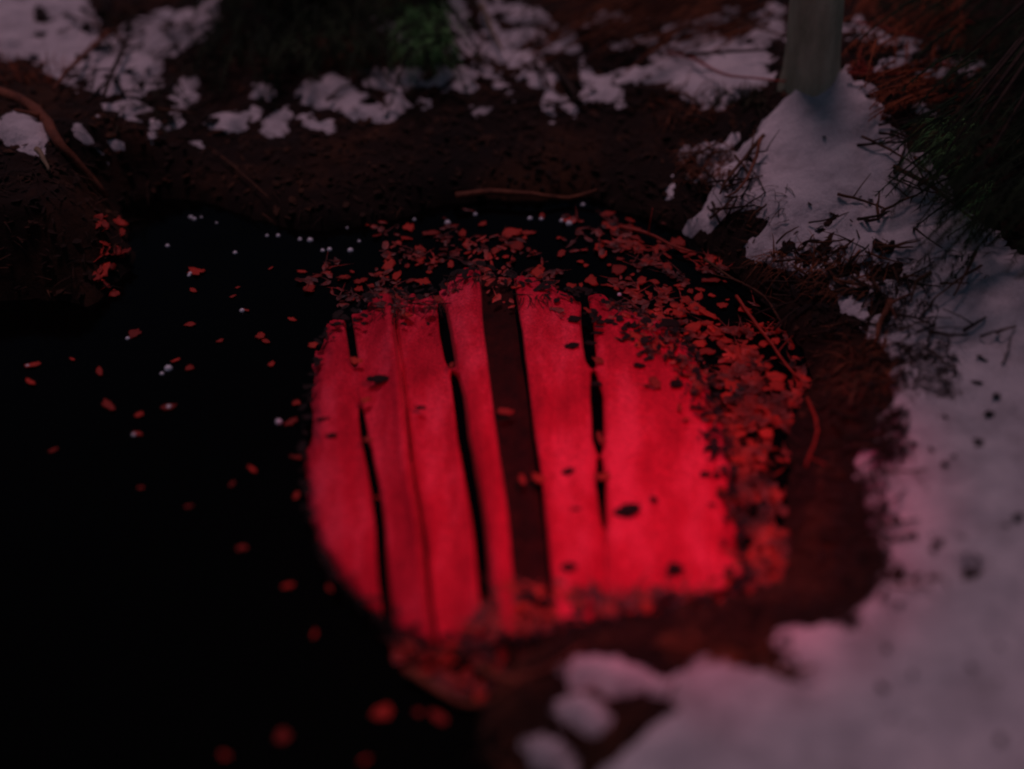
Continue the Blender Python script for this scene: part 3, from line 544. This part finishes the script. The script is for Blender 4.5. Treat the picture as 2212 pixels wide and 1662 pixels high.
for i in range(34):
    x, y = rnd.uniform(1850, 2190), rnd.uniform(720, 1620)
    P = gpt(x, y, .003); q = rnd.uniform(5, 13); leaf('leaf', P, q*scale_px(P), rnd.uniform(0, 6), sz(q, 7, 10)+' dark crumb on snow, '+where(x, y), 'leaf', 'leaf crumbs on the right snow', LD, .3)
for i in range(46):
    x, y = rnd.uniform(1650, 1940), rnd.uniform(540, 730)
    P = gpt(x, y, .008); q = rnd.uniform(9, 22); leaf('leaf', P, q*scale_px(P), rnd.uniform(0, 6), sz(q, 13, 17)+' wet heaped leaf '+where(x, y), 'leaf', 'dark leaves heaped on the upper right bank', LD, .7)
for i in range(40):
    x, y = rnd.uniform(170, 460), rnd.uniform(10, 330)
    P = gpt(x, y, .01); q = rnd.uniform(8, 18); leaf('leaf', P, q*scale_px(P), rnd.uniform(0, 6), sz(q, 11, 15)+' dark leaf '+where(x, y), 'leaf', 'dark leaves on the upper left snow', LD, .8)

for i in range(26):  # rusty leaves added to imitate the red glow along this bank
    y = rnd.uniform(470, 640); x = 268-.28*abs(y-530)+rnd.uniform(-45, 12)
    P = gpt(x, y, .008); q = rnd.uniform(9, 20); leaf('leaf', P, q*scale_px(P), rnd.uniform(0, 6), sz(q, 12, 16)+' added red-glow leaf on the left bank edge, '+('upper part nearest the far bank' if y < 520 else 'middle bulge over the water' if y < 580 else 'lowest part above the black water'), 'leaf', 'leaves added for the red glow on the left bank edge', LF, .6)
for x, y, n_, lb in [(842, 668, 16, 'thin dark grass strands over the top of the second curtain fold'), (1150, 640, 14, 'thin dark grass strands over the top of the pale curtain fold'), (1000, 600, 12, 'thin dark grass strands above the narrow bright curtain fold'), (930, 660, 10, 'dark rootlets crossing the top of the second dark slit')]:
    O = Vector((*[float(c) for c in at(x, y, .036)], .036)); mb = MB(); mb.tube([Vector((-.06, .01, 0)), Vector((0, 0, .003)), Vector((.06, .012, 0))], .0022, .0012, 5)
    for k in range(n_):
        q = Vector((rnd.uniform(-.05, .05), rnd.uniform(-.01, .012), .002)); mb.tube([q, q+Vector((rnd.uniform(-.012, .012), -rnd.uniform(.02, .05), .006)), q+Vector((rnd.uniform(-.03, .03), -rnd.uniform(.05, .09), .003))], .0016, .0006, 4)
    o = mb.build('grass_strand', M['dtwig']); o.location = O; tag(o, lb, 'grass')
# ------------------------------------------------------------------ bubbles
def bubble_mesh():
    V = []; F = []; n = 14; rings = [(1.0, 0), (.92, .38), (.7, .68), (.4, .88)]
    for r, z in rings:
        for i in range(n): a = 2*math.pi*i/n; V.append((r*math.cos(a), r*math.sin(a), z))
    V.append((0, 0, .95))
    for j in range(3):
        for i in range(n): F.append((j*n+i, j*n+(i+1) % n, (j+1)*n+(i+1) % n, (j+1)*n+i))
    for i in range(n): F.append((3*n+i, 3*n+(i+1) % n, 4*n))
    me = bpy.data.meshes.new('bubble'); me.from_pydata(V, [], F); me.materials.append(M['bubble']); me.polygons.foreach_set('use_smooth', [True]*len(F)); return me
bm_ = bubble_mesh()
BB = [(412, 470, 5), (420, 474, 5), (408, 596, 4), (435, 470, 3), (468, 482, 3), (520, 437, 4), (601, 454, 6), (612, 462, 4), (577, 510, 4), (601, 510, 5), (648, 518, 5), (670, 520, 7), (697, 542, 5), (712, 540, 6), (757, 542, 7), (776, 522, 4), (508, 547, 5), (362, 532, 5), (411, 592, 5), (523, 672, 6), (276, 732, 5), (364, 797, 9), (350, 808, 5), (60, 792, 5),
      (365, 880, 6), (289, 940, 5), (602, 912, 8), (895, 475, 4), (967, 482, 7), (1027, 464, 5), (1145, 473, 6), (1169, 474, 5), (1214, 478, 6), (1229, 484, 8), (1259, 443, 5), (1338, 637, 5), (1338, 692, 6), (776, 674, 6), (750, 493, 3), (1262, 494, 3)]
for x, y, r in BB:
    z = .001 if not (1300 < x or (x, y) == (776, 674)) else .034
    P = Vector((*[float(c) for c in at(x, y, z)], z)); s_ = scale_px(P)
    o = bpy.data.objects.new('bubble', bm_); col.objects.link(o); o.location = P; o.scale = [r*s_*.95]*3
    lb = 'bright large white bubble on the open black water at left' if (x, y) == (364, 797) else sz(r, 5, 7)+' pale bubble '+where(x, y)
    tag(o, lb, 'bubble', 'bubbles on the pool')

# ------------------------------------------------------------------ vegetation
def spray(mb, p, d, L_, nlen, nw, dens_=90, droop=.25, side=None):
    """a conifer twig: a thin axis feathered with needles"""
    d = Vector(d).normalized(); pts = []; q = Vector(p)
    n = 7; up = Vector((0, 0, 1)); sd = d.cross(up)
    if sd.length < .1: sd = Vector((1, 0, 0))
    sd.normalize()
    for i in range(n+1): t = i/n; pts.append(Vector(p)+d*L_*t-Vector((0, 0, droop*L_*t*t)))
    mb.tube(pts, .004, .0015, 4)
    for i in range(int(L_*dens_)):
        t = rnd.random()**.9; k_ = min(int(t*n), n-1); c = pts[k_].lerp(pts[k_+1], t*n-k_)
        s = rnd.choice((-1, 1)); dd = d*rnd.uniform(.5, 1.1)+sd*s*rnd.uniform(.4, 1)+Vector((0, 0, rnd.uniform(-.35, .35)))
        mb.blade(c, dd, nlen*rnd.uniform(.6, 1.1)*(1-.4*t), nw, droop=.1, n=1)
def on(px, py, lift): 
    P = gpt(px, py); z = P.z+lift; X, Y = at(px, py, z); return Vector((float(X), float(Y), z))
# dark evergreen shrub, top centre
b0 = on(690, 20, .0); sh = empty('evergreen_shrub', b0, 'dark evergreen shrub overhanging the top of the far bank', 'shrub')
mb = MB(); st = MB()
for i in range(6):
    a = i*1.05; st.tube([Vector((0, 0, -.05)), Vector((.12*math.cos(a), .10*math.sin(a), .25)), Vector((.28*math.cos(a), .2*math.sin(a), .6))], .018, .006, 6)
for i in range(360):
    px = rnd.uniform(440, 965); py = rnd.uniform(-150, 100)-(30 if px < 500 else 0); P = on(px, py, rnd.uniform(.02, .18))
    spray(mb, P-b0, (rnd.uniform(-.5, .5), rnd.uniform(-.9, -.1), rnd.uniform(-.35, .25)), rnd.uniform(.12, .28), .055, .004, 190, .35)
for i in range(150):
    a = rnd.uniform(0, 6.3); r_ = rnd.uniform(.05, .55); P = Vector((r_*math.cos(a)*1.3, .15+r_*math.sin(a)*.8, rnd.uniform(.15, .75)))
    spray(mb, P, (math.cos(a), math.sin(a), rnd.uniform(-.3, .4)), rnd.uniform(.15, .3), .055, .0045, 150, .3)
mb.build('foliage', M['fir'], sh, False); st.build('stem', M['dtwig'], sh)
# grass tufts
def tuft(px, py, n, L_, spread, m, label, lean=(0, -.3), lift=0, cat='grass tuft', name='grass_tuft', wpx=40, hpx=16, bw=.005):
    O = on(px, py, lift); mb = MB()
    for i in range(n):
        P = on(px+rnd.uniform(-wpx, wpx), py+rnd.uniform(-hpx, hpx), lift)
        mb.blade(P-O, (lean[0]+rnd.uniform(-spread, spread), lean[1]+rnd.uniform(-spread, spread), rnd.uniform(.25, .9)), L_*rnd.uniform(.5, 1.2), bw*rnd.uniform(.6, 1.3), droop=rnd.uniform(.3, 1.3), n=4)
    o = mb.build(name, M[m], None, False); o.location = O; return tag(o, label, cat)
tuft(925, 62, 260, .22, .35, 'grass', 'bright green grass tuft at the right side of the dark evergreen', (-.05, -.5), .1, wpx=50, hpx=45)
tuft(640, 75, 60, .18, .4, 'needle', 'dim green blades under the left half of the dark evergreen', (0, -.5), .1, wpx=110, hpx=40, bw=.003)
tuft(800, 70, 90, .18, .4, 'needle', 'dim green grass under the middle of the dark evergreen', (0, -.5), .08, wpx=80, hpx=40, bw=.003)
tuft(430, 110, 120, .16, .5, 'sprig', 'dull green weed clump at the left end of the dark evergreen', (-.1, -.4), .02, wpx=60, hpx=60, cat='weed', name='weed_clump')
tuft(260, 60, 90, .14, .6, 'sprig', 'dark sprigs poking through snow near the top left', (0, -.1), 0, wpx=60, hpx=60, cat='weed', name='weed_clump')
tuft(330, 230, 110, .13, .6, 'sprig', 'grey green weed clump on the slope below the upper left snow', (0, -.1), 0, wpx=80, hpx=60, cat='weed', name='weed_clump')
tuft(70, 160, 110, .12, .6, 'rfern', 'reddish dead weed clump under the top left snow', (0, -.1), 0, wpx=80, hpx=26, cat='weed', name='weed_clump')
tuft(1180, 60, 90, .16, .7, 'sprig', 'thin dull sprigs in the snow behind the curved twig', (0, -.1), 0, wpx=80, hpx=50, cat='weed', name='weed_clump')
tuft(1480, 230, 120, .13, .6, 'fern', 'dark brown weed clump at the bank left of the snow mound', (0, -.1), 0, wpx=70, hpx=40, cat='weed', name='weed_clump')
tuft(1600, 215, 120, .12, .6, 'sprig', 'grey green weed clump at the foot of the trunk, left side', (0, -.1), 0, wpx=60, hpx=22, cat='weed', name='weed_clump')
tuft(1850, 150, 60, .10, .5, 'rtwig', 'small scarlet weed tuft touching the trunk on its right', (.1, -.1), 0, wpx=14, hpx=12, cat='weed', name='weed_clump')
tuft(1740, 570, 140, .12, .7, 'fern', 'brown weed clump in the leaf heap below the mound', (-.4, -.1), 0, wpx=90, hpx=30, cat='weed', name='weed_clump')
tuft(1830, 600, 160, .11, .7, 'fern', 'dark brown weed clump at the head of the right bank', (-.3, -.1), 0, wpx=80, hpx=50, cat='weed', name='weed_clump')
tuft(1880, 800, 150, .09, .7, 'fern', 'dark brown moss fringe between right bank and snow', (-.2, -.1), 0, wpx=60, hpx=60, cat='weed', name='weed_clump')
for px_, py_, wx_, hy_, lb in [(1925, 940, 40, 60, 'brown weed fringe at the snow edge, upper bend of right bank'), (1870, 1080, 50, 70, 'brown weed fringe where snow meets the middle of the right bank'), (1880, 1220, 50, 60, 'brown weed fringe at the snow notch low on the right bank'), (1780, 1320, 80, 30, 'brown weed fringe above the near snow at lower right'),
                            (1560, 1400, 110, 26, 'brown weed fringe between near shore and snow'), (1640, 440, 70, 40, 'dark weed clump in the snow under the forked twigs'), (1960, 640, 60, 80, 'thin dark weeds among the twigs on the right snow'), (2080, 560, 70, 50, 'sparse dark stems on the snow below the right fir'), (2010, 800, 60, 60, 'sparse dark stems on the snow beyond the right bank'), (1530, 350, 60, 40, 'dark weeds between the snow scraps left of the mound')]:
    tuft(px_, py_, 40 if py_ < 600 and px_ > 1600 else 260, .085, .7, 'fern' if px_ < 1600 else 'dtwig', lb, (-.5, -.2), 0, wpx=wx_, hpx=hy_, cat='weed', name='weed_clump', bw=.004)
# dead fern heap, top centre right
def ferns(name, label, cnt, xr, yr, dirs, L_, m, lift=(.02, .15)):
    O = on(sum(xr)/2, sum(yr)/2, 0); mb = MB()
    for i in range(cnt):
        P = on(rnd.uniform(*xr), rnd.uniform(*yr), rnd.uniform(*lift))-O; d = Vector((dirs[0]+rnd.uniform(-.3, .3), dirs[1]+rnd.uniform(-.3, .3), dirs[2]+rnd.uniform(-.15, .15)))
        l = L_*rnd.uniform(.5, 1.1); spray(mb, P, d, l, .035, .0035, 130, .18)
    o = mb.build(name, M[m], None, False); o.location = O; tag(o, label, 'fern')
ferns('dead_fern', 'heap of dead brown fern sweeping left from behind the trunk', 170, (1260, 1690), (-90, 62), (-.9, -.35, -.1), .34, 'fern')
ferns('dead_fern', 'rusty orange dead fern right of the trunk under the evergreen', 60, (1930, 2130), (120, 220), (-.8, -.3, 0), .2, 'rfern', (.01, .08))
ferns('dead_fern', 'rusty fern trailing over the snow by the top right stems', 120, (1840, 2090), (-60, 90), (-.3, -.5, 0), .22, 'rfern', (.03, .2))
# evergreen at right edge
b0 = on(2330, 150, 0); sh = empty('fir_tree', b0, 'black green fir with drooping branches along the right edge', 'tree')
mb = MB(); st = MB()
st.tube([Vector((0, 0, -.1)), Vector((0, .02, .9)), Vector((.02, .02, 2.2))], .07, .02, 10, wob=.1)
EDGE = lambda y: np.interp(y, [-100, 0, 100, 200, 260, 330, 400, 470, 520], [1900, 1900, 2010, 2040, 1990, 1985, 2040, 2080, 2200])
for i in range(330):
    y = rnd.uniform(-160, 480); x = rnd.uniform(float(EDGE(y))+30, 2420); P = on(x, y, rnd.uniform(.06, .32))
    spray(mb, P-b0, (-.75+rnd.uniform(-.3, .3), -.55+rnd.uniform(-.3, .3), rnd.uniform(-.45, .1)), rnd.uniform(.12, .26), .05, .004, 170, .3)
for i in range(260):
    a = rnd.uniform(0, 6.3); z = rnd.uniform(.3, 2.2); r_ = (2.5-z)*.38*rnd.random()**.5; P = Vector((r_*math.cos(a), r_*math.sin(a), z))
    spray(mb, P, (math.cos(a), math.sin(a), -.15), rnd.uniform(.15, .3), .055, .0045, 120, .3)
for i in range(10):
    y = rnd.uniform(-60, 400); P = on(float(EDGE(y))+60, y, .2)-b0; st.tube([Vector((0, 0, .25+.1*rnd.random())), P*.5+Vector((0, 0, .3)), P], .014, .004, 6)
mb.build('foliage', M['fir'], sh, False); st.build('trunk', M['dtwig'], sh)
tuft(2060, 310, 120, .16, .35, 'grass', 'green lit blades at the drooping edge of the right fir', (-.6, -.4), .10, wpx=50, hpx=50, bw=.003)
tuft(2130, 430, 70, .16, .35, 'grass', 'dim green grass hanging below the right fir', (-.4, -.6), .08, wpx=30, hpx=40, bw=.003)
